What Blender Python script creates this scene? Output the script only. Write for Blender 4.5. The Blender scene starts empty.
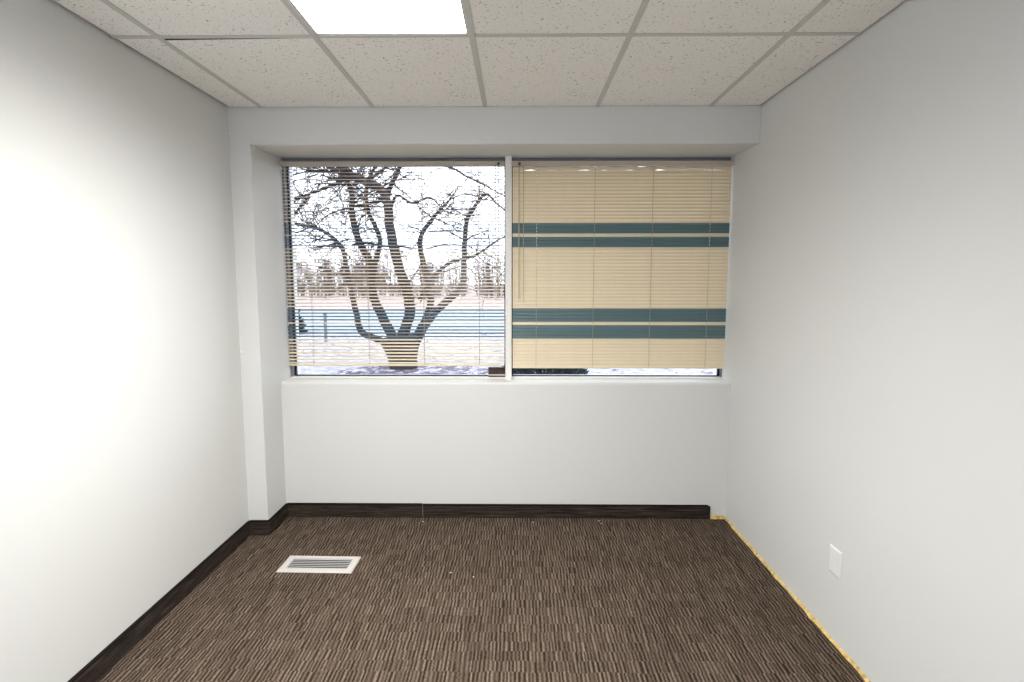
import bpy, bmesh, math, random
from mathutils import Vector, Matrix, noise

random.seed(7)
SC = bpy.context.scene
COL = SC.collection

# ------------------------------------------------------------------ room measures (metres)
W = 2.902          # room width (left wall x=0)
H = 2.4329         # suspended ceiling height
YS = 3.1927        # face of soffit / pier
HS = 2.2389        # soffit underside at its face
ZT = 2.2543        # soffit underside at the window
P = 0.1151         # pier width
YW = 3.4547        # face of the wall under the window
SILL = 0.8685
ZB = 0.8705        # sill at the window
YG = 3.5889        # window plane
T = 0.6096
T0 = 0.1881        # first ceiling tee
ROW = 2.2958       # cross tee
YR = ROW - 2 * 1.2192 - 0.60   # rear wall
CAM = Vector((1.5829, 0.0, 1.4935))
YAW, PITCH, ROLL, FPX, SX, SY = -0.0107, -0.1088, -0.0002, 565.7282, -1.0, 1.97
GZ = 0.45          # level of the ground outdoors

# ------------------------------------------------------------------ helpers
Fv = Vector((math.sin(YAW) * math.cos(PITCH), math.cos(YAW) * math.cos(PITCH), math.sin(PITCH)))
Rv = Fv.cross(Vector((0, 0, 1))).normalized()
Uv = Rv.cross(Fv)


def at(px, py, y):
    """point seen at a pixel of the photograph, at depth y of the room"""
    d = Fv + Rv * ((px - 512 - SX) / FPX) + Uv * (-(py - 341 - SY) / FPX)
    return CAM + d * (y / d.y)


def link(o, parent=None):
    COL.objects.link(o)
    if parent:
        o.parent = parent
    return o


def obj(name, bm, m, parent=None, smooth=False):
    me = bpy.data.meshes.new(name)
    bmesh.ops.recalc_face_normals(bm, faces=bm.faces)
    bm.to_mesh(me)
    bm.free()
    if smooth:
        for p in me.polygons:
            p.use_smooth = True
    me.materials.append(m)
    return link(bpy.data.objects.new(name, me), parent)


def struct(name, bm, m, parent=None):
    o = obj(name, bm, m, parent)
    if not parent:
        o['kind'] = 'structure'
    return o


def empty(name, loc=(0, 0, 0)):
    o = bpy.data.objects.new(name, None)
    o.empty_display_size = 0.05
    o.location = loc
    return link(o)


def tag(o, label, cat, group=None, kind=None):
    o['label'] = label
    o['category'] = cat
    if group:
        o['group'] = group
    if kind:
        o['kind'] = kind
    return o


def box(bm, x0, x1, y0, y1, z0, z1, bevel=0.0, seg=2):
    vs = [bm.verts.new((x, y, z)) for x in (x0, x1) for y in (y0, y1) for z in (z0, z1)]
    f = [(0, 1, 3, 2), (4, 6, 7, 5), (0, 4, 5, 1), (2, 3, 7, 6), (0, 2, 6, 4), (1, 5, 7, 3)]
    fs = [bm.faces.new([vs[i] for i in q]) for q in f]
    if bevel:
        es = list({e for g in fs for e in g.edges})
        bmesh.ops.bevel(bm, geom=es, offset=bevel, segments=seg, profile=0.5, affect='EDGES')
    return bm


def prism(bm, prof, a, b, axis='x'):
    """extrude a closed profile; axis x: profile is (y,z); axis y: profile is (x,z)"""
    def mk(t):
        if axis == 'x':
            return [bm.verts.new((t, p[0], p[1])) for p in prof]
        if axis == 'y':
            return [bm.verts.new((p[0], t, p[1])) for p in prof]
        return [bm.verts.new((p[0], p[1], t)) for p in prof]
    A, B = mk(a), mk(b)
    n = len(prof)
    for i in range(n):
        bm.faces.new((A[i], A[(i + 1) % n], B[(i + 1) % n], B[i]))
    bm.faces.new(A[::-1])
    bm.faces.new(B)
    return bm


def tube(bm, pts, rad, n=6):
    pts = [Vector(p) for p in pts]
    rings = []
    for i, p in enumerate(pts):
        t = (pts[min(i + 1, len(pts) - 1)] - pts[max(i - 1, 0)])
        if t.length < 1e-9:
            t = Vector((0, 0, 1))
        t.normalize()
        u = t.cross(Vector((0.31, 0.9, 0.23))).normalized()
        v = t.cross(u)
        r = rad[i] if hasattr(rad, '__len__') else rad
        rings.append([bm.verts.new(p + (u * math.cos(2 * math.pi * k / n) + v * math.sin(2 * math.pi * k / n)) * r)
                      for k in range(n)])
    for a, b in zip(rings, rings[1:]):
        for k in range(n):
            bm.faces.new((a[k], a[(k + 1) % n], b[(k + 1) % n], b[k]))
    bm.faces.new(rings[0][::-1])
    bm.faces.new(rings[-1])
    return bm


def smooth_path(pts, per=5):
    """Catmull-Rom through the points"""
    out = []
    q = [pts[0]] + list(pts) + [pts[-1]]
    for i in range(1, len(q) - 2):
        p0, p1, p2, p3 = (Vector(a) for a in q[i - 1:i + 3])
        for k in range(per):
            t = k / per
            out.append(0.5 * ((2 * p1) + (p2 - p0) * t + (2 * p0 - 5 * p1 + 4 * p2 - p3) * t * t
                              + (3 * p1 - p0 - 3 * p2 + p3) * t ** 3))
    out.append(Vector(pts[-1]))
    return out


# ------------------------------------------------------------------ materials
class N:
    def __init__(s, name):
        s.m = bpy.data.materials.new(name)
        s.m.use_nodes = True
        s.t = s.m.node_tree
        s.t.nodes.clear()
        s.out = s.add('ShaderNodeOutputMaterial')

    def add(s, kind, **kw):
        n = s.t.nodes.new(kind)
        for k, v in kw.items():
            setattr(n, k, v)
        return n

    def put(s, sock, v):
        if hasattr(v, 'links') or isinstance(v, bpy.types.NodeSocket):
            s.t.links.new(v, sock)
        else:
            sock.default_value = v

    def math(s, op, a, b=0.0, c=None):
        n = s.add('ShaderNodeMath', operation=op)
        s.put(n.inputs[0], a)
        s.put(n.inputs[1], b)
        if c is not None:
            s.put(n.inputs[2], c)
        return n.outputs[0]

    def coords(s, scale=(1, 1, 1)):
        c = s.add('ShaderNodeTexCoord')
        mp = s.add('ShaderNodeMapping')
        s.put(mp.inputs['Vector'], c.outputs['Object'])
        mp.inputs['Scale'].default_value = scale
        return mp.outputs[0]

    def noise(s, vec, scale, detail=3, rough=0.5):
        n = s.add('ShaderNodeTexNoise')
        s.put(n.inputs['Vector'], vec)
        n.inputs['Scale'].default_value = scale
        n.inputs['Detail'].default_value = detail
        n.inputs['Roughness'].default_value = rough
        return n.outputs['Fac']

    def ramp(s, fac, stops):
        n = s.add('ShaderNodeValToRGB')
        el = n.color_ramp.elements
        while len(el) < len(stops):
            el.new(0.5)
        for e, (p, c) in zip(el, stops):
            e.position = p
            e.color = (*c, 1)
        s.put(n.inputs[0], fac)
        return n.outputs[0]

    def bump(s, h, strength=0.3, dist=0.002):
        n = s.add('ShaderNodeBump')
        n.inputs['Strength'].default_value = strength
        n.inputs['Distance'].default_value = dist
        s.put(n.inputs['Height'], h)
        return n.outputs[0]

    def bsdf(s, col, rough=0.6, spec=0.3, metal=0.0, normal=None, **kw):
        b = s.add('ShaderNodeBsdfPrincipled')
        if isinstance(col, tuple):
            b.inputs['Base Color'].default_value = (*col, 1)
        else:
            s.put(b.inputs['Base Color'], col)
        s.put(b.inputs['Roughness'], rough)
        b.inputs['Specular IOR Level'].default_value = spec
        b.inputs['Metallic'].default_value = metal
        if normal:
            s.put(b.inputs['Normal'], normal)
        for k, v in kw.items():
            b.inputs[k].default_value = v
        s.t.links.new(b.outputs[0], s.out.inputs[0])
        return b


def plain(name, col, rough=0.55, spec=0.3, metal=0.0, grain=0.04, gscale=60):
    n = N(name)
    c = n.coords()
    f = n.noise(c, gscale, 3)
    lo = tuple(max(0, v * (1 - grain)) for v in col)
    hi = tuple(min(1, v * (1 + grain)) for v in col)
    n.bsdf(n.ramp(f, [(0.3, lo), (0.7, hi)]), rough, spec, metal)
    return n.m


def paint(name, col):
    n = N(name)
    c = n.coords()
    big = n.noise(c, 1.7, 2)
    fine = n.noise(c, 260, 3, 0.6)
    lo = tuple(v * 0.985 for v in col)
    n.bsdf(n.ramp(big, [(0.3, lo), (0.7, col)]), 0.62, 0.25, normal=n.bump(fine, 0.12, 0.001))
    return n.m


WALL = paint('wall_paint', (0.69, 0.695, 0.68))
SOFFIT = WALL


def mat_tile():
    n = N('fissured_ceiling_tile')
    c = n.coords()
    w = n.add('ShaderNodeTexNoise')
    n.put(w.inputs['Vector'], c)
    w.inputs['Scale'].default_value = 22
    mix = n.add('ShaderNodeVectorMath', operation='MULTIPLY_ADD')
    n.put(mix.inputs[0], w.outputs['Color'])
    mix.inputs[1].default_value = (0.05, 0.05, 0.05)
    n.put(mix.inputs[2], c)
    v = n.noise(mix.outputs[0], 105, 2, 0.45)
    dens = n.noise(c, 5, 2)
    th = n.math('MULTIPLY_ADD', dens, 0.12, 0.60)
    pit = n.math('GREATER_THAN', v, th)
    fine = n.noise(c, 300, 2)
    col = n.add('ShaderNodeMix', data_type='RGBA')
    n.put(col.inputs['Factor'], pit)
    base = n.ramp(fine, [(0.3, (0.86, 0.835, 0.79)), (0.7, (0.92, 0.895, 0.85))])
    n.put(col.inputs['A'], base)
    col.inputs['B'].default_value = (0.44, 0.41, 0.38, 1)
    hgt = n.math('MULTIPLY_ADD', pit, -1.0, n.math('MULTIPLY', fine, 0.3))
    n.bsdf(col.outputs['Result'], 0.9, 0.1, normal=n.bump(hgt, 0.5, 0.002))
    return n.m


def mat_carpet():
    n = N('ribbed_brown_carpet')
    c = n.add('ShaderNodeTexCoord').outputs['Object']
    sep = n.add('ShaderNodeSeparateXYZ')
    n.put(sep.inputs[0], c)
    x, y = sep.outputs[0], sep.outputs[1]
    L, period = 0.062, 0.0165
    wob = n.noise(c, 7.0, 2)
    ry = n.math('FLOOR', n.math('ADD', n.math('DIVIDE', y, L), n.math('MULTIPLY', wob, 0.7)))
    comb = n.add('ShaderNodeCombineXYZ')
    n.put(comb.inputs[0], n.math('MULTIPLY', x, 11.0))
    n.put(comb.inputs[1], n.math('MULTIPLY', ry, 5.37))
    drift = n.noise(comb.outputs[0], 1.0, 2)
    rowp = n.add('ShaderNodeTexWhiteNoise', noise_dimensions='1D')
    n.put(rowp.inputs['W'], ry)
    ph = n.math('ADD', n.math('DIVIDE', x, period), n.math('ADD', n.math('MULTIPLY', drift, 2.6), rowp.outputs['Value']))
    rib = n.math('MULTIPLY_ADD', n.math('SINE', n.math('MULTIPLY', ph, 2 * math.pi)), 0.5, 0.5)
    comb2 = n.add('ShaderNodeCombineXYZ')
    n.put(comb2.inputs[0], n.math('FLOOR', n.math('MULTIPLY', ph, 2.0)))
    n.put(comb2.inputs[1], ry)
    wn = n.add('ShaderNodeTexWhiteNoise', noise_dimensions='2D')
    n.put(wn.inputs['Vector'], comb2.outputs[0])
    st = n.add('ShaderNodeMapping')
    n.put(st.inputs['Vector'], c)
    st.inputs['Scale'].default_value = (330, 60, 1)
    fib = n.noise(st.outputs[0], 1.0, 3, 0.7)
    big = n.noise(c, 3.0, 2)
    v = n.math('ADD', n.math('MULTIPLY', rib, 0.30), n.math('MULTIPLY', wn.outputs['Value'], 0.17))
    v = n.math('ADD', v, n.math('MULTIPLY', fib, 0.62))
    v = n.math('ADD', v, n.math('MULTIPLY', big, 0.10))
    v = n.math('SUBTRACT', v, 0.07)
    col = n.ramp(v, [(0.36, (0.022, 0.015, 0.0105)), (0.52, (0.074, 0.053, 0.039)),
                     (0.68, (0.128, 0.096, 0.074)), (0.86, (0.25, 0.20, 0.16))])
    n.bsdf(col, 0.95, 0.08, normal=n.bump(v, 0.5, 0.003))
    return n.m


def mat_base():
    n = N('dark_carpet_base')
    c = n.coords((6, 6, 230))
    f = n.noise(c, 1.0, 3, 0.6)
    c2 = n.coords((160, 160, 400))
    g = n.noise(c2, 1.0, 2)
    v = n.math('ADD', n.math('MULTIPLY', f, 0.75), n.math('MULTIPLY', g, 0.25))
    col = n.ramp(v, [(0.36, (0.012, 0.009, 0.008)), (0.52, (0.036, 0.027, 0.022)), (0.66, (0.085, 0.066, 0.052))])
    n.bsdf(col, 0.9, 0.08, normal=n.bump(v, 0.5, 0.002))
    return n.m


def mat_glass():
    n = N('window_glass')
    tr = n.add('ShaderNodeBsdfTransparent')
    tr.inputs[0].default_value = (0.95, 0.97, 0.97, 1)
    gl = n.add('ShaderNodeBsdfGlossy')
    gl.inputs['Roughness'].default_value = 0.01
    fr = n.add('ShaderNodeFresnel')
    fr.inputs[0].default_value = 1.3
    mx = n.add('ShaderNodeMixShader')
    n.put(mx.inputs[0], fr.outputs[0])
    n.t.links.new(tr.outputs[0], mx.inputs[1])
    n.t.links.new(gl.outputs[0], mx.inputs[2])
    n.t.links.new(mx.outputs[0], n.out.inputs[0])
    return n.m


def mat_emit(name, col, strength):
    n = N(name)
    e = n.add('ShaderNodeEmission')
    e.inputs[0].default_value = (*col, 1)
    e.inputs[1].default_value = strength
    n.t.links.new(e.outputs[0], n.out.inputs[0])
    return n.m


def mat_lens(name, col, strength):
    """prismatic lens: throws most of its light downwards"""
    n = N(name)
    ge = n.add('ShaderNodeNewGeometry')
    d = n.add('ShaderNodeVectorMath', operation='DOT_PRODUCT')
    n.put(d.inputs[0], ge.outputs['Normal'])
    n.put(d.inputs[1], ge.outputs['Incoming'])
    c = n.math('POWER', n.math('ABSOLUTE', d.outputs['Value']), 1.35)
    e = n.add('ShaderNodeEmission')
    e.inputs[0].default_value = (*col, 1)
    n.put(e.inputs[1], n.math('MULTIPLY', n.math('ADD', c, 0.02), strength))
    n.t.links.new(e.outputs[0], n.out.inputs[0])
    return n.m


def mat_glue():
    n = N('yellow_adhesive')
    c = n.coords()
    f = n.noise(c, 38, 4, 0.65)
    col = n.ramp(f, [(0.30, (0.30, 0.18, 0.045)), (0.45, (0.60, 0.42, 0.13)), (0.62, (0.74, 0.58, 0.29)),
                     (0.78, (0.80, 0.74, 0.60))])
    n.bsdf(col, 0.7, 0.2, normal=n.bump(f, 0.6, 0.004))
    return n.m


def mat_ground(name, stops, scale, extra=None):
    n = N(name)
    c = n.coords()
    f = n.noise(c, scale, 5, 0.65)
    n.bsdf(n.ramp(f, stops), 0.9, 0.1)
    return n.m


def mat_bark(name, a, b):
    n = N(name)
    c = n.coords((30, 30, 7))
    f = n.noise(c, 1.0, 4, 0.6)
    n.bsdf(n.ramp(f, [(0.3, a), (0.7, b)]), 0.9, 0.1, normal=n.bump(f, 0.5, 0.01))
    return n.m


TILE = mat_tile()
GRID = plain('ceiling_tee_enamel', (0.56, 0.555, 0.52), 0.45, 0.3, 0, 0.02)
CARPET = mat_carpet()
BASE = mat_base()
BIND = plain('dark_binding', (0.012, 0.010, 0.009), 0.8, 0.1, 0, 0.2)
GLASS = mat_glass()
ALU = plain('bronze_grey_aluminium', (0.83, 0.81, 0.77), 0.42, 0.4, 0.0, 0.04)
JAMB = plain('shaded_frame_grey', (0.20, 0.20, 0.235), 0.45, 0.35, 0, 0.04)  # jambs and head coloured darker for the shade behind the blinds
DALU = plain('dark_gasket', (0.02, 0.02, 0.03), 0.6, 0.2, 0, 0.1)
CREAM = plain('cream_slat_enamel', (0.76, 0.655, 0.48), 0.42, 0.35, 0, 0.02, 12)
TEAL = plain('teal_slat_enamel', (0.108, 0.170, 0.182), 0.40, 0.35, 0, 0.03, 12)
HEAD = plain('cream_headrail_enamel', (0.52, 0.46, 0.37), 0.45, 0.35, 0, 0.02)
CORD = plain('cream_cord', (0.46, 0.39, 0.27), 0.8, 0.1, 0, 0.1, 400)
WAND = plain('clear_amber_wand', (0.50, 0.45, 0.27), 0.25, 0.5, 0, 0.05)
METAL = plain('tilter_metal', (0.10, 0.10, 0.10), 0.4, 0.4, 0.6, 0.1)
WHITE = plain('white_register_enamel', (0.53, 0.505, 0.485), 0.4, 0.4, 0, 0.02)
LOUV = plain('grey_louvre_metal', (0.50, 0.50, 0.49), 0.5, 0.3, 0, 0.05)
DUCT = plain('duct_shade_dark', (0.03, 0.03, 0.03), 0.6, 0.2, 0, 0.1)  # near-black plate colour stands in for the shade inside the duct
PLATE = plain('white_plastic_plate', (0.80, 0.80, 0.795), 0.32, 0.5, 0, 0.01)
GLUE = mat_glue()
LAMP = mat_lens('prismatic_troffer_lens', (1.0, 0.985, 0.94), 51.0)
EDGE = plain('fibre_edge_gap_shade', (0.07, 0.062, 0.055), 0.95, 0.05, 0, 0.2)  # cut fibre edge, coloured extra dark as the shade in the tile gaps
SLAB = plain('plenum_board', (0.25, 0.24, 0.22), 0.9, 0.1, 0, 0.1)
BLOCK = plain('dark_brown_wood', (0.075, 0.055, 0.048), 0.6, 0.2, 0, 0.3, 30)
LINT = plain('white_lint', (0.75, 0.72, 0.68), 0.9, 0.1)

# ------------------------------------------------------------------ setting: shell
YO = 3.78   # outer face of the window wall
ZP = 2.72   # slab over the suspended ceiling
bm = box(bmesh.new(), -0.02, W + 0.02, YR - 0.02, YW + 0.02, -0.06, 0.0)
struct('floor', bm, CARPET)
struct('wall_left', box(bmesh.new(), -0.14, 0.0, YR - 0.14, YO, -0.06, ZP), WALL)
struct('wall_right', box(bmesh.new(), W, W + 0.14, YR - 0.14, YO, -0.06, ZP), WALL)
# rear wall behind the camera, with an unseen doorway added to let in fill daylight
bm = bmesh.new()
RX0, RX1, RZ0, RZ1 = 0.25, 1.15, 0.0, 2.06
for q in ((0, RX0, -0.06, ZP), (RX1, W, -0.06, ZP), (RX0, RX1, -0.06, RZ0), (RX0, RX1, RZ1, ZP)):
    box(bm, q[0], q[1], YR - 0.14, YR, q[2], q[3])
struct('wall_rear', bm, WALL)
# wall under the window, with its slightly sloping sill
struct('wall_front', prism(bmesh.new(), [(YW, -0.06), (YW, SILL - 0.012), (YW + 0.004, SILL - 0.003), (YW + 0.012, SILL + 0.001),
                                         (YG, ZB - 0.004), (YO, ZB - 0.004), (YO, -0.06)], P, W), WALL)
bm = prism(bmesh.new(), [(YS, ZP), (YS, HS + 0.006), (YS + 0.006, HS), (YG, ZT), (YO, ZT), (YO, ZP)], P, W)
struct('wall_soffit', bm, SOFFIT)
bm = prism(bmesh.new(), [(0, YS), (P - 0.0015, YS), (P, YS + 0.0015), (P, YO), (0, YO)], -0.06, ZP, axis='z')
struct('wall_pier', bm, WALL)

# ------------------------------------------------------------------ ceiling: slab, tees, lay-in tiles
ceil = struct('ceiling', box(bmesh.new(), -0.14, W + 0.14, YR - 0.14, YO, ZP, ZP + 0.1), SLAB)
rows = [ROW - 1.2192 * k for k in (2, 1, 0)]
bm = bmesh.new()
tees = [T0 + T * k for k in range(5)]
for x in tees:
    box(bm, x - 0.012, x + 0.012, YR, YS - 0.0005, H, H + 0.0035, 0.0008, 1)
    box(bm, x - 0.0016, x + 0.0016, YR, YS - 0.0005, H + 0.0035, H + 0.038)
for y in rows:
    xs = [0.006] + tees + [W - 0.004]
    for a, b in zip(xs, xs[1:]):
        a2 = a + 0.012 if a in tees else a
        b2 = b - 0.012 if b in tees else b
        box(bm, a2, b2, y - 0.012, y + 0.012, H + 0.0004, H + 0.0035, 0.0008, 1)
        box(bm, a2, b2, y - 0.0016, y + 0.0016, H + 0.0035, H + 0.038)
obj('tee_grid', bm, GRID, ceil)
xs = [0.015] + tees + [W - 0.009]
ys = [YR] + rows + [YS - 0.006]
for j in range(4):
    for i in range(6):
        if i == 2 and j == 2:
            continue
        x0, x1, y0, y1 = xs[i] + (0.003 if i else 0), xs[i + 1] - (0.003 if i < 5 else 0), ys[j] + 0.003, ys[j + 1] - (0.003 if j < 3 else 0)
        bm = box(bmesh.new(), 0, x1 - x0, 0, y1 - y0, 0, 0.016, 0.0012, 1)
        if i == 1 and j == 3:      # this tile has slid back from its near tee
            for v in bm.verts:
                v.co.y += 0.034 * (1 - v.co.y / (y1 - y0)) * (1 - 0.45 * v.co.x / (x1 - x0))
        o = obj('ceiling_tile', bm, TILE, ceil)
        o.data.materials.append(EDGE)
        for pg in o.data.polygons:
            if abs(pg.normal.z) < 0.5:
                pg.material_index = 1
        o.location = (x0, y0, H + 0.0037)

# ------------------------------------------------------------------ ceiling light
lx0, lx1, ly0, ly1 = tees[1] + 0.003, tees[2] - 0.003, rows[1] + 0.003, rows[2] - 0.003
light = empty('ceiling_light', ((lx0 + lx1) / 2, (ly0 + ly1) / 2, H))
tag(light, 'glowing white recessed fluorescent panel set in the ceiling grid', 'ceiling light')
bm = bmesh.new()
cx, cy = (lx1 - lx0) / 2, (ly1 - ly0) / 2
for a in (box(bm, -cx, -cx + 0.016, -cy, cy, 0.0036, 0.012), box(bm, cx - 0.016, cx, -cy, cy, 0.0036, 0.012),
          box(bm, -cx + 0.016, cx - 0.016, -cy, -cy + 0.016, 0.0036, 0.012), box(bm, -cx + 0.016, cx - 0.016, cy - 0.016, cy, 0.0036, 0.012)):
    pass
obj('frame', bm, WHITE, light)
obj('housing', box(bmesh.new(), -cx, cx, -cy, cy, 0.016, 0.10), GRID, light)
obj('diffuser', box(bmesh.new(), -cx + 0.013, cx - 0.013, -cy + 0.013, cy - 0.013, 0.0080, 0.0125), LAMP, light)


# ------------------------------------------------------------------ baseboards (carpet cove strips)
BH, BT = 0.090, 0.008


def strip(path, t, z0, z1, round_end=0):
    """a standing strip along a path of (x,y), thickness t to the right-hand side of travel reversed"""
    bm = bmesh.new()
    n = len(path)
    A = []
    for i, p in enumerate(path):
        p = Vector(p)
        d = Vector(path[min(i + 1, n - 1)]) - Vector(path[max(i - 1, 0)])
        d.normalize()
        nrm = Vector((d.y, -d.x))
        top = z1
        if round_end and i >= n - round_end:
            k = (i - (n - round_end) + 1) / round_end
            top = z1 - 0.022 * (1 - math.sqrt(max(0, 1 - k * k)))
        q = p + nrm * t
        A.append([bm.verts.new((p.x, p.y, z0)), bm.verts.new((q.x, q.y, z0)),
                  bm.verts.new((q.x, q.y, top - t * 0.5)), bm.verts.new((q.x - nrm.x * t * 0.35, q.y - nrm.y * t * 0.35, top)),
                  bm.verts.new((p.x, p.y, top))])
    for a, b in zip(A, A[1:]):
        for k in range(5):
            bm.faces.new((a[k], a[(k + 1) % 5], b[(k + 1) % 5], b[k]))
    bm.faces.new(A[0][::-1])
    bm.faces.new(A[-1])
    return bm


def corner(cx, cy, r, a0, a1, n=6):
    return [(cx + r * math.cos(a0 + (a1 - a0) * k / n), cy + r * math.sin(a0 + (a1 - a0) * k / n)) for k in range(n + 1)]


xseam = at(423, 519, YW).x
xend = at(709.5, 519, YW).x
g = 0.0008
path = [(g, YR), (g, 1.0), (g, 2.6)]
path += corner(0.022, YS - 0.022, 0.022 - g, math.pi, math.pi / 2)                       # inner corner
path += corner(P - 0.018, YS + 0.018 - g, 0.018 + g, -math.pi / 2, 0)                    # round the pier
path += corner(P + 0.020 + g, YW - 0.020, 0.020 - g, math.pi, math.pi / 2)               # into the recess
path += [(xseam - 0.3, YW - g), (xseam - 0.0012, YW - g)]
o = struct('baseboard_left', strip(path, BT, 0.0, BH), BASE)
obj('top_binding', strip(path, BT + 0.0012, BH - 0.009, BH + 0.002), BIND, o)
path = [(xseam + 0.0012, YW - g), (xseam + 0.5, YW - g), (xend - 0.3, YW - g)] + [(xend - 0.024 + 0.003 * k, YW - g) for k in range(9)]
o = struct('baseboard_front', strip(path, BT, 0.0, BH - 0.002, 8), BASE)
obj('top_binding', strip(path, BT + 0.0012, BH - 0.010, BH, 8), BIND, o)

# strip of old adhesive bared along the right wall, and the bit left at the end of the front baseboard
bm = bmesh.new()
A = []
ny = 320
for k in range(ny + 1):
    y = YR + (YW - 0.001 - YR) * k / ny
    a = 0.010 + 0.007 * noise.noise(Vector((y * 9, 0, 0))) + 0.003 * noise.noise(Vector((y * 40, 3, 0)))
    b = 0.012 + 0.006 * noise.noise(Vector((y * 7, 9, 0))) + 0.003 * noise.noise(Vector((y * 37, 5, 0)))
    A.append([bm.verts.new(q) for q in ((W - 0.0003, y, 0.0002), (W - a, y, 0.0002), (W - a * 0.8, y, 0.004), (W - 0.004, y, b * 0.8), (W - 0.0003, y, b))])
for a, b in zip(A, A[1:]):
    for k in range(5):
        bm.faces.new((a[k], a[(k + 1) % 5], b[(k + 1) % 5], b[k]))
bm.faces.new(A[0][::-1]); bm.faces.new(A[-1])
struct('trim_1', bm, GLUE)
bm = bmesh.new()
A = []
for k in range(41):
    x = xend + 0.004 + (W - 0.011 - xend - 0.004) * k / 40
    a = 0.012 + 0.006 * noise.noise(Vector((x * 30, 0, 4)))
    b = 0.020 + 0.009 * noise.noise(Vector((x * 26, 9, 7)))
    A.append([bm.verts.new(q) for q in ((x, YW - 0.0003, 0.0002), (x, YW - a, 0.0002), (x, YW - a * 0.7, 0.005), (x, YW - 0.004, b * 0.8), (x, YW - 0.0003, b))])
for a, b in zip(A, A[1:]):
    for k in range(5):
        bm.faces.new((a[k], a[(k + 1) % 5], b[(k + 1) % 5], b[k]))
bm.faces.new(A[0][::-1]); bm.faces.new(A[-1])
struct('trim_2', bm, GLUE)

# ------------------------------------------------------------------ window
xm0, xm1 = at(505.3, 270, 3.545).x, at(511.6, 270, 3.545).x
zb, zt = ZB - 0.004, ZT - 0.002
FY0, FY1 = 3.610, 3.70
FH, JW = 0.010, 0.012
win = struct('window_1', box(bmesh.new(), P, W, FY0, FY1, zb, zb + FH, 0.002, 1), ALU)
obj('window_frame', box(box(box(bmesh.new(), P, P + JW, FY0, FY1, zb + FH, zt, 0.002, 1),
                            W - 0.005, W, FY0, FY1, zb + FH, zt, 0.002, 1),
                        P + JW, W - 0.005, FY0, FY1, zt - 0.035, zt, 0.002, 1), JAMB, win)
obj('mullion', box(bmesh.new(), xm0, xm1, 3.545, FY1, zb + 0.0005, zt, 0.0025, 2), ALU, win)
bm = bmesh.new()
for a, b in ((P + JW, xm0), (xm1, W - 0.005)):
    for q in ((a, a + 0.008, zb + FH, zt - 0.035), (b - 0.008, b, zb + FH, zt - 0.035),
              (a, b, zb + FH, zb + FH + 0.006), (a, b, zt - 0.041, zt - 0.035)):
        box(bm, q[0], q[1], 3.652, 3.672, q[2], q[3])
obj('gasket', bm, DALU, win)
for a, b in ((P + JW + 0.006, xm0 - 0.006), (xm1 + 0.006, W - 0.011)):
    obj('glass_pane', box(bmesh.new(), a, b, 3.660, 3.664, zb + FH + 0.004, zt - 0.039), GLASS, win)

# ------------------------------------------------------------------ venetian blinds
BY = 3.570
SLATW = 0.025
ORDER = ['c'] * 16 + ['t'] * 3 + ['c'] + ['t'] * 3 + ['c'] * 18 + ['t'] * 4 + ['c'] + ['t'] * 4 + ['c'] * 9
z_hi = at(512, 222.8, BY).z      # top of the first teal stripe
z_lo = at(512, 338.0, BY).z      # bottom of the last
PITCHZ = (z_hi - z_lo) / 34.0
Z0 = z_hi + 15.5 * PITCHZ        # centre of the first slat


def slat(x0, x1, holes, tilt, bow=0.0, seed=0):
    """one crowned strip, x along its length; route holes left open for the cords"""
    cross = []
    nseg = 8
    sag = 0.0028
    th = 0.00045
    for k in range(nseg + 1):
        u = -1 + 2 * k / nseg
        cross.append((u * SLATW / 2, sag * (1 - u * u) - sag / 2))
    xs = {x0, x1}
    for h in holes:
        xs |= {h - 0.0014, h + 0.0014}
    m = 24
    for k in range(1, m):
        x = x0 + (x1 - x0) * k / m
        if all(abs(x - h) > 0.01 for h in holes):
            xs.add(x)
    xs = sorted(xs)
    bm = bmesh.new()
    up, lo = [], []
    ct, st = math.cos(tilt), math.sin(tilt)
    for x in xs:
        dz = bow * noise.noise(Vector((x * (15.0 if seed == 0 else 9.0), seed * 7.7, 0)))
        ru, rl = [], []
        for (a, b) in cross:
            for off, r in ((th / 2, ru), (-th / 2, rl)):
                yy, zz = a, b + off
                r.append(bm.verts.new((x, yy * ct - zz * st, yy * st + zz * ct + dz)))
        up.append(ru)
        lo.append(rl)
    for i in range(len(xs) - 1):
        hole = any(abs((xs[i] + xs[i + 1]) / 2 - h) < 0.0015 for h in holes)
        for k in range(nseg):
            if hole and k in (3, 4):
                continue
            bm.faces.new((up[i][k], up[i][k + 1], up[i + 1][k + 1], up[i + 1][k]))
            bm.faces.new((lo[i][k], lo[i + 1][k], lo[i + 1][k + 1], lo[i][k + 1]))
        for k in (0, nseg):
            bm.faces.new((up[i][k], up[i + 1][k], lo[i + 1][k], lo[i][k]))
    for i in (0, len(xs) - 1):
        for k in range(nseg):
            bm.faces.new((up[i][k], up[i][k + 1], lo[i][k + 1], lo[i][k]))
    return bm


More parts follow.
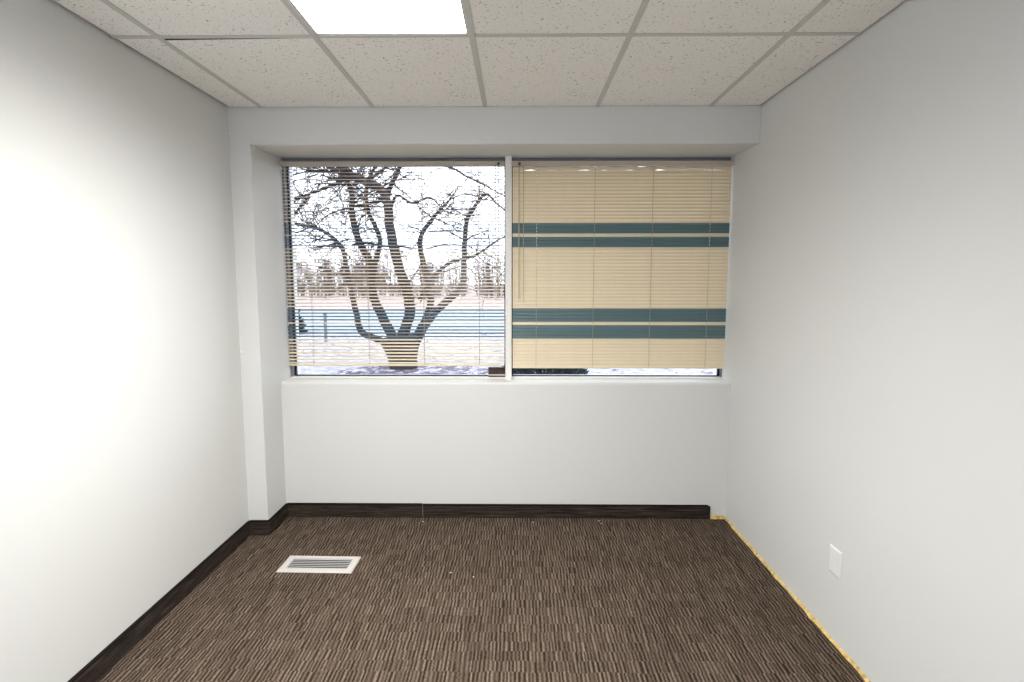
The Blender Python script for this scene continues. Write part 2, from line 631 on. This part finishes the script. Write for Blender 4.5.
def blind(x0, x1, cords, tilt, nslats, label, wand_x, cord_x, wand_z, flip):
    root = empty('venetian_blind', ((x0 + x1) / 2, BY, Z0 + 0.04))
    tag(root, label, 'window blind', 'cream and teal mini blinds in the window')
    ox, oz = root.location.x, root.location.z
    L = lambda x: x - ox
    hz = Z0 + 0.0150 - oz
    # headrail: open steel channel with rolled lips
    hp = [(-0.0135, 0.0), (0.0135, 0.0), (0.0135, 0.026), (0.0115, 0.026), (0.0115, 0.002), (-0.0115, 0.002), (-0.0115, 0.0245), (-0.0100, 0.0245), (-0.0100, 0.027), (-0.0150, 0.027), (-0.0150, 0.0235), (-0.0135, 0.0235)]
    obj('headrail', prism(bmesh.new(), [(a, b + hz) for a, b in hp], L(x0 - 0.004), L(x1 + 0.004)), HEAD, root)
    first = {}
    rnd = random.Random(int(x0 * 1000))
    for k in range(nslats):
        kind = ORDER[k]
        t = tilt + rnd.uniform(-0.012, 0.012)
        if flip and k == 0:
            t = tilt + 0.08
        key = (kind, k % 5) if k > 1 else ('s', k)
        bm = slat(L(x0), L(x1), [L(c) for c in cords], t, 0.007 if flip and k == 0 else 0.0005, k)
        for v in bm.verts:
            v.co.y += 0
        o = obj('slat', bm, TEAL if kind == 't' else CREAM, root, smooth=False)
        if kind == 't':
            o['label'] = 'teal slat'
        o.location = (0, 0, Z0 - k * PITCHZ - oz + (0.001 if flip and k == 0 else 0))
    zr = Z0 - (nslats + (-0.62 if flip else -0.25)) * PITCHZ - oz
    obj('bottom_rail', box(bmesh.new(), L(x0), L(x1), -0.0105, 0.0105, zr - 0.005, zr + 0.005, 0.003, 2), CREAM, root)
    for c in cords:
        bm = bmesh.new()
        yo = SLATW / 2 * math.cos(tilt) + 0.0012
        yc = 0.0
        for y in (-yo, yo):
            tube(bm, [(L(c), y, hz), (L(c), y, zr + 0.004)], 0.0008, 5)
        for k in range(nslats):
            z = Z0 - k * PITCHZ - oz
            s = SLATW / 2 * math.sin(tilt)
            tube(bm, [(L(c) + 0.0030, -yo, z - s - 0.0016), (L(c) + 0.0030, yo, z + s - 0.0016)], 0.00035, 4)
        obj('ladder_cord', bm, CORD, root)
        if True:
            obj('lift_cord', tube(bmesh.new(), [(L(c), 0, hz), (L(c), 0, zr)], 0.0009, 5), CORD, root)
    # tilter with its wand, and the pull cord
    bm = box(bmesh.new(), L(wand_x) - 0.006, L(wand_x) + 0.010, -0.024, -0.0155, hz + 0.004, hz + 0.018, 0.001, 1)
    tube(bm, [(L(wand_x), -0.021, hz + 0.006), (L(wand_x), -0.024, hz - 0.008)], 0.0022, 6)
    obj('tilter', bm, METAL, root)
    wz = wand_z - oz
    obj('tilt_wand', tube(bmesh.new(), [(L(wand_x), -0.024, hz - 0.006), (L(wand_x) - 0.001, -0.026, wz)], [0.0028, 0.0030], 6), WAND, root)
    bm = bmesh.new()
    tube(bm, [(L(cord_x), -0.0175, hz + 0.010), (L(cord_x) + 0.001, -0.021, hz - 0.02), (L(cord_x) + 0.0015, -0.022, wz + 0.01)], 0.0010, 5)
    tube(bm, [(L(cord_x) + 0.004, -0.0175, hz + 0.010), (L(cord_x) + 0.003, -0.021, hz - 0.02), (L(cord_x) + 0.0025, -0.022, wz + 0.01)], 0.0010, 5)
    c = obj('pull_cord', bm, CORD, root)
    obj('tassel', tube(bmesh.new(), [(L(cord_x) + 0.002, -0.022, wz + 0.014), (L(cord_x) + 0.002, -0.022, wz + 0.006), (L(cord_x) + 0.002, -0.022, wz - 0.016)], [0.0015, 0.0035, 0.0050], 8), CREAM, c)
    return root


bx = lambda px: at(px, 250, BY).x
blind(P + 0.014, xm0 - 0.008, [bx(310), bx(367), bx(423), bx(479)], 0.26, 58,
      'cream mini blind with open slats, bare tree showing through, left of the mullion', bx(498.5), bx(495.5), at(498, 298, BY).z, False)
blind(xm1 + 0.006, W - 0.006, [bx(536.5), bx(594), bx(651.5), bx(709)], math.radians(68), 59,
      'closed cream mini blind with two pairs of solid teal stripes, right of the mullion', bx(519), bx(523), at(519, 299, BY).z, True)

# small brown block standing on the window frame beside the mullion
a, b = at(488.3, 372, 3.61).x, xm0 - 0.002
o = empty('wooden_block', ((a + b) / 2, 3.63, zb + FH))
tag(o, 'small dark brown block in the lower right corner of the left window', 'block')
bm2 = bmesh.new()
box(bm2, a - o.location.x, b - o.location.x, -0.018, 0.018, 0, 0.062, 0.002, 1)
obj('body', bm2, BLOCK, o)
obj('metal_strip', box(bmesh.new(), a - o.location.x + 0.001, b - o.location.x - 0.001, -0.0195, -0.0182, 0.012, 0.017), ALU, o)

# ------------------------------------------------------------------ floor register
vx0, vx1, vy0, vy1 = 0.3436, 0.7347, 2.7559, 2.9286
vent = empty('floor_vent', ((vx0 + vx1) / 2, (vy0 + vy1) / 2, 0.0))
vent.rotation_euler.z = -0.022
tag(vent, 'white metal air register lying in the brown carpet', 'floor vent')
hx, hy, fw, fy = (vx1 - vx0) / 2, (vy1 - vy0) / 2, 0.036, 0.032
bm = bmesh.new()
loops = []
for (ix, iy, z) in ((0, 0, 0.0003), (0, 0, 0.003), (0.007, 0.007, 0.0075), (fw - 0.003, fy - 0.003, 0.0085), (fw, fy, 0.0065), (fw, fy, 0.0010)):
    loops.append([bm.verts.new((sx * (hx - ix), sy * (hy - iy), z)) for sx, sy in ((-1, -1), (1, -1), (1, 1), (-1, 1))])
for a, b in zip(loops, loops[1:] + loops[:1]):
    for k in range(4):
        bm.faces.new((a[k], a[(k + 1) % 4], b[(k + 1) % 4], b[k]))
obj('frame', bm, WHITE, vent)
obj('backing', box(bmesh.new(), -hx + fw - 0.001, hx - fw + 0.001, -hy + fy - 0.001, hy - fy + 0.001, 0.0004, 0.0012), DUCT, vent)
nl = 6
for k in range(nl):
    y = -hy + fy + (2 * (hy - fy)) * (k + 0.5) / nl
    bm = prism(bmesh.new(), [(y - 0.0058, 0.0052), (y - 0.0055, 0.0060), (y + 0.0050, 0.0036), (y + 0.0047, 0.0028)], -hx + fw + 0.0005, hx - fw - 0.0005)
    obj('louvre', bm, LOUV, vent)

# ------------------------------------------------------------------ blank plate on the right wall
oy0, oy1, oz0, oz1 = 2.1986, 2.2833, 0.2826, 0.3972
pc = Vector((W, (oy0 + oy1) / 2, (oz0 + oz1) / 2))
bm = bmesh.new()
hy2, hz2 = (oy1 - oy0) / 2, (oz1 - oz0) / 2
loops = []
for (i, d) in ((0, 0.0002), (0, 0.0022), (0.0035, 0.0052), (0.0065, 0.0060)):
    loops.append([bm.verts.new((-d, sy * (hy2 - i), sz * (hz2 - i))) for sy, sz in ((-1, -1), (1, -1), (1, 1), (-1, 1))])
for a, b in zip(loops, loops[1:]):
    for k in range(4):
        bm.faces.new((a[k], a[(k + 1) % 4], b[(k + 1) % 4], b[k]))
bm.faces.new(loops[0]); bm.faces.new(loops[-1])
o = obj('wall_plate', bm, PLATE)
o.location = pc
tag(o, 'blank white plastic outlet cover low on the right wall', 'wall plate')

# small white anchors left in the corner by the pier
for (px, py, lab) in ((229, 134, 'tiny white plastic anchor high in the left corner under the ceiling'),
                      (241, 352, 'tiny white plastic anchor halfway down the pier in the left corner')):
    q = at(px, py, YS)
    bm = bmesh.new()
    tube(bm, [(0, 0, 0), (0, -0.004, 0), (0, -0.0065, 0)], [0.0055, 0.0055, 0.003], 10)
    o = obj('wall_anchor', bm, PLATE)
    o.location = (max(q.x, 0.008), YS - 0.0002, q.z)
    tag(o, lab, 'wall anchor')

# crumbs of lint on the carpet
bm = bmesh.new()
for (px, py, s) in ((450.7, 573.2, 0.006), (473.5, 577.5, 0.004), (423, 522, 0.006), (599, 521.5, 0.006), (533, 522.5, 0.004), (601, 524, 0.004)):
    d = Fv + Rv * ((px - 512 - SX) / FPX) + Uv * (-(py - 341 - SY) / FPX)
    q = CAM + d * (-CAM.z / d.z)
    tube(bm, [(q.x - s, q.y, 0.001), (q.x, q.y + 0.002, 0.004), (q.x + s, q.y, 0.0012)], [0.0008, 0.0022, 0.0008], 6)
tag(obj('carpet_lint', bm, LINT), 'scattered white crumbs of lint on the brown carpet', 'lint', kind='stuff')

# ================================================================== outdoors
FROST = mat_ground('frosted_lawn', [(0.32, (0.11, 0.105, 0.13)), (0.44, (0.24, 0.235, 0.26)), (0.60, (0.36, 0.35, 0.375))], 9)
ROAD = mat_ground('pale_asphalt', [(0.3, (0.22, 0.235, 0.26)), (0.7, (0.27, 0.285, 0.31))], 3)
FIELD = mat_ground('dry_field', [(0.3, (0.26, 0.215, 0.205)), (0.7, (0.34, 0.29, 0.275))], 0.5)
BARK = mat_bark('grey_brown_bark', (0.020, 0.016, 0.019), (0.060, 0.048, 0.050))
BRUSH = mat_bark('brushwood', (0.085, 0.064, 0.064), (0.16, 0.122, 0.116))
MULCH = mat_ground('dark_mulch', [(0.35, (0.04, 0.035, 0.05)), (0.5, (0.12, 0.10, 0.13)), (0.62, (0.5, 0.48, 0.52))], 14)
EVER = mat_bark('dark_evergreen', (0.012, 0.020, 0.026), (0.040, 0.055, 0.060))
SIDING = plain('white_siding', (0.82, 0.82, 0.82), 0.6, 0.2)
ROOFM = plain('pale_shingle', (0.46, 0.42, 0.42), 0.8, 0.1, 0, 0.15, 4)
DARKG = plain('dark_window_pane', (0.05, 0.06, 0.08), 0.15, 0.5)
POST = plain('grey_post_wood', (0.16, 0.16, 0.18), 0.8, 0.1, 0, 0.2)

struct('ground_lawn', box(bmesh.new(), -40, 40, YO, 11.6, GZ - 0.3, GZ), FROST)
struct('ground_road', box(bmesh.new(), -40, 40, 11.6, 21.0, GZ - 0.3, GZ - 0.06), ROAD)
struct('ground_kerb', box(bmesh.new(), -40, 40, 11.45, 11.6, GZ - 0.2, GZ + 0.02, 0.02, 2), ROAD)
struct('ground_field', box(bmesh.new(), -110, 110, 21.0, 190, GZ - 0.3, GZ - 0.02), FIELD)

# fallen leaves and bits over the frosted lawn
bm = bmesh.new()
rnd = random.Random(3)
for k in range(1500):
    y = 4.2 + 7.0 * rnd.random() ** 1.6
    x = rnd.uniform(-5.5, 6.0)
    if -1.15 < x < 2.6 and 5.6 < y < 7.4:
        continue
    a = rnd.uniform(0, 6.28)
    s = rnd.uniform(0.018, 0.05)
    c, d = math.cos(a) * s, math.sin(a) * s
    z = GZ + 0.004
    vs = [bm.verts.new(q) for q in ((x - c, y - d, z), (x + d * .6, y - c * .6, z + rnd.uniform(.004, .02)), (x + c, y + d, z + rnd.uniform(0, .02)), (x - d * .6, y + c * .6, z + rnd.uniform(.004, .02)))]
    bm.faces.new(vs)
LEAF = plain('fallen_leaf', (0.20, 0.16, 0.18), 0.85, 0.1, 0, 0.5, 8)
tag(obj('fallen_leaves', bm, LEAF), 'scattered dry leaves on the frosted lawn outside the window', 'leaves', kind='stuff')

# ------------------------------------------------------------------ the tree outside the left window
TY = 6.55
tree = empty('bare_tree', at(404, 373, TY))
tree.location.z = GZ
tag(tree, 'bare many stemmed tree on the lawn outside the left window', 'tree')
base = tree.location.copy()
tr = bmesh.new()
tw = bmesh.new()
rnd = random.Random(21)


def stem(pix, r0, r1, dy=0.0, taper=1.0):
    n = len(pix)
    pts = [at(px, py, TY + dy * i / (n - 1)) - base for i, (px, py) in enumerate(pix)]
    pp = smooth_path(pts, 5)
    m = len(pp)
    rad = [r0 + (r1 - r0) * (i / (m - 1)) ** taper for i in range(m)]
    pp = [p + Vector((rnd.uniform(-1, 1), rnd.uniform(-1, 1), rnd.uniform(-1, 1))) * r * 0.10 for p, r in zip(pp, rad)]
    tube(tr, pp, rad, 8)
    return pp, rad


def twig(p, d, length, r, depth):
    n = 6
    pts = [p.copy()]
    q = p.copy()
    d = d.normalized()
    for i in range(n):
        d = (d + Vector((rnd.uniform(-1, 1), rnd.uniform(-1, 1), rnd.uniform(-0.9, 0.7))) * 0.30).normalized()
        q = q + d * length / n
        pts.append(q.copy())
    tube(tw, pts, [r * (1 - 0.75 * i / n) for i in range(n + 1)], 4)
    if depth > 0:
        for i in range(1, n + 1):
            if rnd.random() < 0.72:
                s = Vector((rnd.uniform(-1, 1), rnd.uniform(-0.8, 0.8), rnd.uniform(-0.8, 0.9)))
                twig(pts[i], d * 0.6 + s, length * rnd.uniform(0.35, 0.6), r * 0.55, depth - 1)


def twigs_on(pp, rad, n, lo=0.35, ln=(0.3, 0.7), bias=Vector((0, 0, 0))):
    m = len(pp)
    for k in range(n):
        i = int(rnd.uniform(lo, 0.999) * (m - 1))
        d = Vector((rnd.uniform(-1, 1), rnd.uniform(-0.9, 0.9), rnd.uniform(-0.5, 0.8))) + bias
        twig(pp[i], d, rnd.uniform(*ln), min(rad[i] * 0.45, 0.009), 2)


# trunk with flared foot
tube(tr, smooth_path([at(404, 376, TY) - base, at(403.5, 366, TY) - base, at(402, 350, TY) - base, at(400, 336, TY) - base], 4),
     [0.22, 0.20, 0.18, 0.17, 0.165, 0.165, 0.17, 0.18, 0.195, 0.215, 0.23, 0.235, 0.20], 12)
L1 = Vector((-0.5, 0, 0.1))
s = stem([(392, 345), (372, 337), (361, 331), (356, 312), (352, 294), (347, 270), (341, 247), (325, 232), (307, 226), (285, 223), (262, 228)], 0.042, 0.011, -0.5)
twigs_on(*s, 32, 0.45, bias=L1)
s = stem([(396, 352), (391, 335), (380, 312), (371, 287), (369, 261), (358, 239), (352, 213), (352, 195), (345, 178), (330, 166), (318, 150), (300, 120)], 0.064, 0.011, 0.5)
twigs_on(*s, 29, 0.45)
s = stem([(371, 290), (376, 260), (380, 239), (369, 213), (366, 191), (372, 172), (384, 150), (390, 120)], 0.034, 0.012, 0.4)
twigs_on(*s, 16, 0.4)
s = stem([(401, 352), (402, 338), (409, 316), (408, 294), (398, 265), (390, 228), (387, 200), (378, 187), (366, 182), (351, 174), (336, 163), (326, 145), (310, 115)], 0.070, 0.031, -0.4)
twigs_on(*s, 35, 0.5, bias=L1)
s = stem([(387, 203), (390, 188), (396, 176), (402, 160), (408, 135)], 0.031, 0.017, -0.3)
twigs_on(*s, 13, 0.2)
s = stem([(408, 352), (417, 336), (428, 314), (431, 297), (425, 270), (420, 240), (431, 221), (442, 208), (450, 199), (458, 188)], 0.059, 0.007, 0.3)
twigs_on(*s, 14, 0.4)
s = stem([(412, 350), (421, 333), (436, 311), (461, 287), (464, 262), (465, 240), (467, 221), (475, 206), (486, 194), (497, 204), (510, 214)], 0.053, 0.007, -0.3)
twigs_on(*s, 19, 0.45)
s = stem([(420, 300), (432, 278), (452, 262), (476, 255), (498, 240), (520, 230)], 0.028, 0.006, 0.4)
twigs_on(*s, 22, 0.2)
s = stem([(388, 225), (396, 196), (412, 203), (430, 198), (444, 210), (455, 214), (470, 214)], 0.017, 0.005, 0.2)
twigs_on(*s, 10, 0.3)
s = stem([(402, 160), (430, 163), (452, 168), (466, 176), (482, 184), (497, 192), (512, 200)], 0.017, 0.006, 0.2)
twigs_on(*s, 13, 0.2)
s = stem([(352, 174), (338, 183), (320, 190), (304, 196), (288, 205), (272, 212)], 0.024, 0.007, -0.2)
twigs_on(*s, 22, 0.1, bias=L1)
s = stem([(387, 200), (370, 203), (348, 208), (330, 214), (318, 224), (308, 236)], 0.017, 0.004, -0.3)
twigs_on(*s, 14, 0.2)
s = stem([(350, 174), (330, 172), (310, 171), (290, 175), (272, 172)], 0.017, 0.006, 0.5)
twigs_on(*s, 19, 0.1, bias=L1)
s = stem([(310, 196), (298, 210), (291, 222), (293, 240)], 0.020, 0.007, -0.2)
twigs_on(*s, 13, 0.1)
s = stem([(352, 245), (366, 243), (384, 246), (404, 247), (424, 249), (446, 244), (464, 246)], 0.015, 0.006, 0.3)
twigs_on(*s, 19, 0.1)
s = stem([(366, 182), (385, 168), (400, 152), (420, 130)], 0.020, 0.011, 0.3)
twigs_on(*s, 13, 0.1)
obj('trunk', tr, BARK, tree, smooth=True)
obj('twigs', tw, BARK, tree)

bm = bmesh.new()
bmesh.ops.create_circle(bm, cap_ends=True, radius=1.0, segments=40)
for v in bm.verts:
    k = 1 + 0.14 * noise.noise(Vector((v.co.x * 2, v.co.y * 2, 0)))
    v.co.x *= 0.95 * k
    v.co.y *= 0.55 * k
r = bmesh.ops.extrude_face_region(bm, geom=list(bm.faces))
for e in r['geom']:
    if isinstance(e, bmesh.types.BMVert):
        e.co = Vector((e.co.x * 0.8, e.co.y * 0.8, 0.035))
o = obj('mulch_bed', bm, MULCH)
o.location = (base.x + 0.2, TY - 0.12, GZ)
tag(o, 'dark mulch bed around the foot of the bare tree', 'mulch', kind='stuff')


def leafy(name, loc, rx, ry, rz, n, size, mat, label, cat, seed, group=None):
    """low evergreen: a stem and a mass of small needles-like sprays over a lumpy core"""
    rr = random.Random(seed)
    t = empty(name, loc)
    tag(t, label, cat, group)
    bm = bmesh.new()
    for k in range(n):
        a, b = rr.uniform(0, 6.283), math.asin(rr.uniform(0.0, 1.0))
        q = rr.uniform(0.55, 1.0) * (1 + 0.25 * noise.noise(Vector((math.cos(a) * 2, math.sin(a) * 2, b * 2 + seed))))
        p = Vector((math.cos(a) * math.cos(b) * rx * q, math.sin(a) * math.cos(b) * ry * q, math.sin(b) * rz * q + 0.02))
        d = Vector((p.x / rx, p.y / ry, p.z / rz + 0.3)).normalized()
        u = d.cross(Vector((rr.uniform(-1, 1), rr.uniform(-1, 1), rr.uniform(-1, 1)))).normalized()
        s = size * rr.uniform(0.6, 1.4)
        vs = [bm.verts.new(p - u * s * 0.35), bm.verts.new(p + d * s * 0.6 - u * s * 0.3), bm.verts.new(p + d * s * 1.2), bm.verts.new(p + d * s * 0.6 + u * s * 0.3)]
        bm.faces.new(vs)
    obj('foliage', bm, mat, t)
    bm = bmesh.new()
    for k in range(7):
        a = k * 0.9
        tube(bm, [(0, 0, 0), (math.cos(a) * rx * 0.3, math.sin(a) * ry * 0.3, rz * 0.35), (math.cos(a) * rx * 0.6, math.sin(a) * ry * 0.6, rz * 0.6)], [0.02, 0.014, 0.006], 5)
    obj('stem', bm, BARK, t)
    return t


q = at(545, 373, 6.1)
leafy('low_shrub', (q.x, 6.1, GZ), 0.46, 0.35, 0.10, 900, 0.06, EVER, 'low dark spreading shrub on the lawn under the right blind', 'shrub', 5)
q = at(286, 320, 14.0)
leafy('round_shrub', (q.x, 11.2, GZ), 0.32, 0.3, 0.46, 1200, 0.07, EVER, 'dark rounded evergreen shrub at far left of the lawn by the road', 'shrub', 9)
q0 = at(286, 320, 11.2)
bpy.data.objects['round_shrub'].location.x = q0.x

# marker post
q = at(326, 342, 9.7)
o = empty('marker_post', (q.x, 9.7, GZ))
tag(o, 'short grey stake standing on the lawn near the road', 'post')
obj('shaft', box(bmesh.new(), -0.022, 0.022, -0.022, 0.022, 0, 0.47, 0.004, 1), POST, o)
bm = bmesh.new()
prism(bm, [(-0.027, 0.47), (0.027, 0.47), (0.027, 0.485), (0.0, 0.51), (-0.027, 0.485)], -0.027, 0.027)
obj('cap', bm, POST, o)

# white garage beyond the field
q = at(300, 290, 100)
gz0 = GZ - 0.02
g_ = empty('garage', (q.x, 100, gz0))
tag(g_, 'small white gabled garage across the field behind the tree', 'building')
obj('wall', prism(bmesh.new(), [(-2.2, 0), (2.2, 0), (2.2, 2.3), (0, 3.4), (-2.2, 2.3)], 0, 5, axis='y'), SIDING, g_)
bm = bmesh.new()
prism(bm, [(-2.5, 2.15), (-2.4, 2.35), (0, 3.62), (0, 3.42)], -0.25, 5.25, axis='y')
prism(bm, [(2.5, 2.15), (2.4, 2.35), (0, 3.62), (0, 3.42)], -0.25, 5.25, axis='y')
obj('roof', bm, ROOFM, g_)
d = obj('garage_door', box(bmesh.new(), -1.2, 1.0, -0.06, 0.0, 0, 1.9), SIDING, g_)
obj('window', box(bmesh.new(), 1.35, 1.9, -0.05, 0.0, 0.9, 1.7), DARKG, g_)
h_ = empty('house', (q.x + 7.5, 112, gz0))
tag(h_, 'low pale house with dark windows right of the garage', 'building')
obj('wall', box(bmesh.new(), -3.5, 3.5, 0, 6, 0, 2.6), FIELD, h_)
obj('roof', prism(bmesh.new(), [(-0.5, 2.5), (3, 4.4), (6.5, 2.5)], -3.9, 3.9), ROOFM, h_)
for x in (-2.6, -0.9, 2.2):
    obj('window', box(bmesh.new(), x - 0.5, x + 0.5, -0.06, 0.0, 0.9, 2.0), DARKG, h_)
obj('door', box(bmesh.new(), 0.3, 1.2, -0.06, 0.0, 0, 2.05), SIDING, h_)

# bare brush and trees along the far side of the field
LAB = ['bare thicket far left along the field edge', ]
spots = []
rnd = random.Random(11)
xs0 = -27.0
k = 0
while xs0 < 10:
    spots.append((xs0 + rnd.uniform(-0.4, 0.4), (36.5, 40, 44)[len(spots) % 3] + rnd.uniform(-0.5, 0.5), rnd.uniform(3.0, 4.4)))
    xs0 += rnd.uniform(1.1, 1.6)
for i, (x, y, h) in enumerate(spots):
    bm = bmesh.new()
    rr = random.Random(100 + i)
    for s_ in range(18):
        bx_, by_ = rr.uniform(-0.75, 0.75), rr.uniform(-0.35, 0.35)
        top = Vector((bx_ * 1.3 + rr.uniform(-0.3, 0.3), by_ * 1.3, h * rr.uniform(0.45, 1.0) * (1 - 0.25 * abs(bx_))))
        p0 = Vector((bx_, by_, 0))
        mid = (p0 + top) * 0.5 + Vector((rr.uniform(-.15, .15), rr.uniform(-.1, .1), 0))
        tube(bm, [p0, mid, top], [0.035, 0.025, 0.008], 4)
        for t_ in range(26):
            f = rr.uniform(0.06, 1.0)
            p = p0 + (mid - p0) * (f * 2) if f < 0.5 else mid + (top - mid) * (f * 2 - 1)
            d = Vector((rr.uniform(-1, 1), rr.uniform(-.4, .4), rr.uniform(-0.2, 1.0))).normalized() * rr.uniform(0.25, 0.7)
            tube(bm, [p, p + d * 0.5 + Vector((0, 0, 0.04)), p + d], [0.015, 0.012, 0.006], 3)
    o = obj('bare_bush', bm, BRUSH)
    o.location = (x, y, gz0)
    tag(o, 'brown leafless bush in the brushwood along the far side of the field', 'bush', 'leafless bushes across the field')

# ------------------------------------------------------------------ sky
w = bpy.data.worlds.new('overcast_sky')
SC.world = w
w.use_nodes = True
t = w.node_tree
t.nodes.clear()
bg = t.nodes.new('ShaderNodeBackground')
ou = t.nodes.new('ShaderNodeOutputWorld')
bg.inputs[0].default_value = (0.83, 0.87, 1.0, 1)
bg.inputs[1].default_value = 4.2
t.links.new(bg.outputs[0], ou.inputs[0])

# ------------------------------------------------------------------ camera and view
cam = bpy.data.cameras.new('camera')
cam.sensor_width = 36.0
cam.sensor_fit = 'HORIZONTAL'
cam.lens = FPX / 1024 * 36.0
cam.shift_x = -SX / 1024
cam.shift_y = SY / 1024
cam.clip_start = 0.02
cam.clip_end = 500
co = bpy.data.objects.new('camera', cam)
COL.objects.link(co)
M = Matrix((Rv, Uv, -Fv)).transposed().to_4x4()
M.translation = CAM
co.matrix_world = M
SC.camera = co

vs = SC.view_settings
vs.view_transform = 'Standard'
vs.look = 'None'
vs.exposure = 0.14
vs.gamma = 1.0
vs.use_curve_mapping = False
SC.cycles.max_bounces = 12
SC.cycles.diffuse_bounces = 8
SC.cycles.transparent_max_bounces = 16
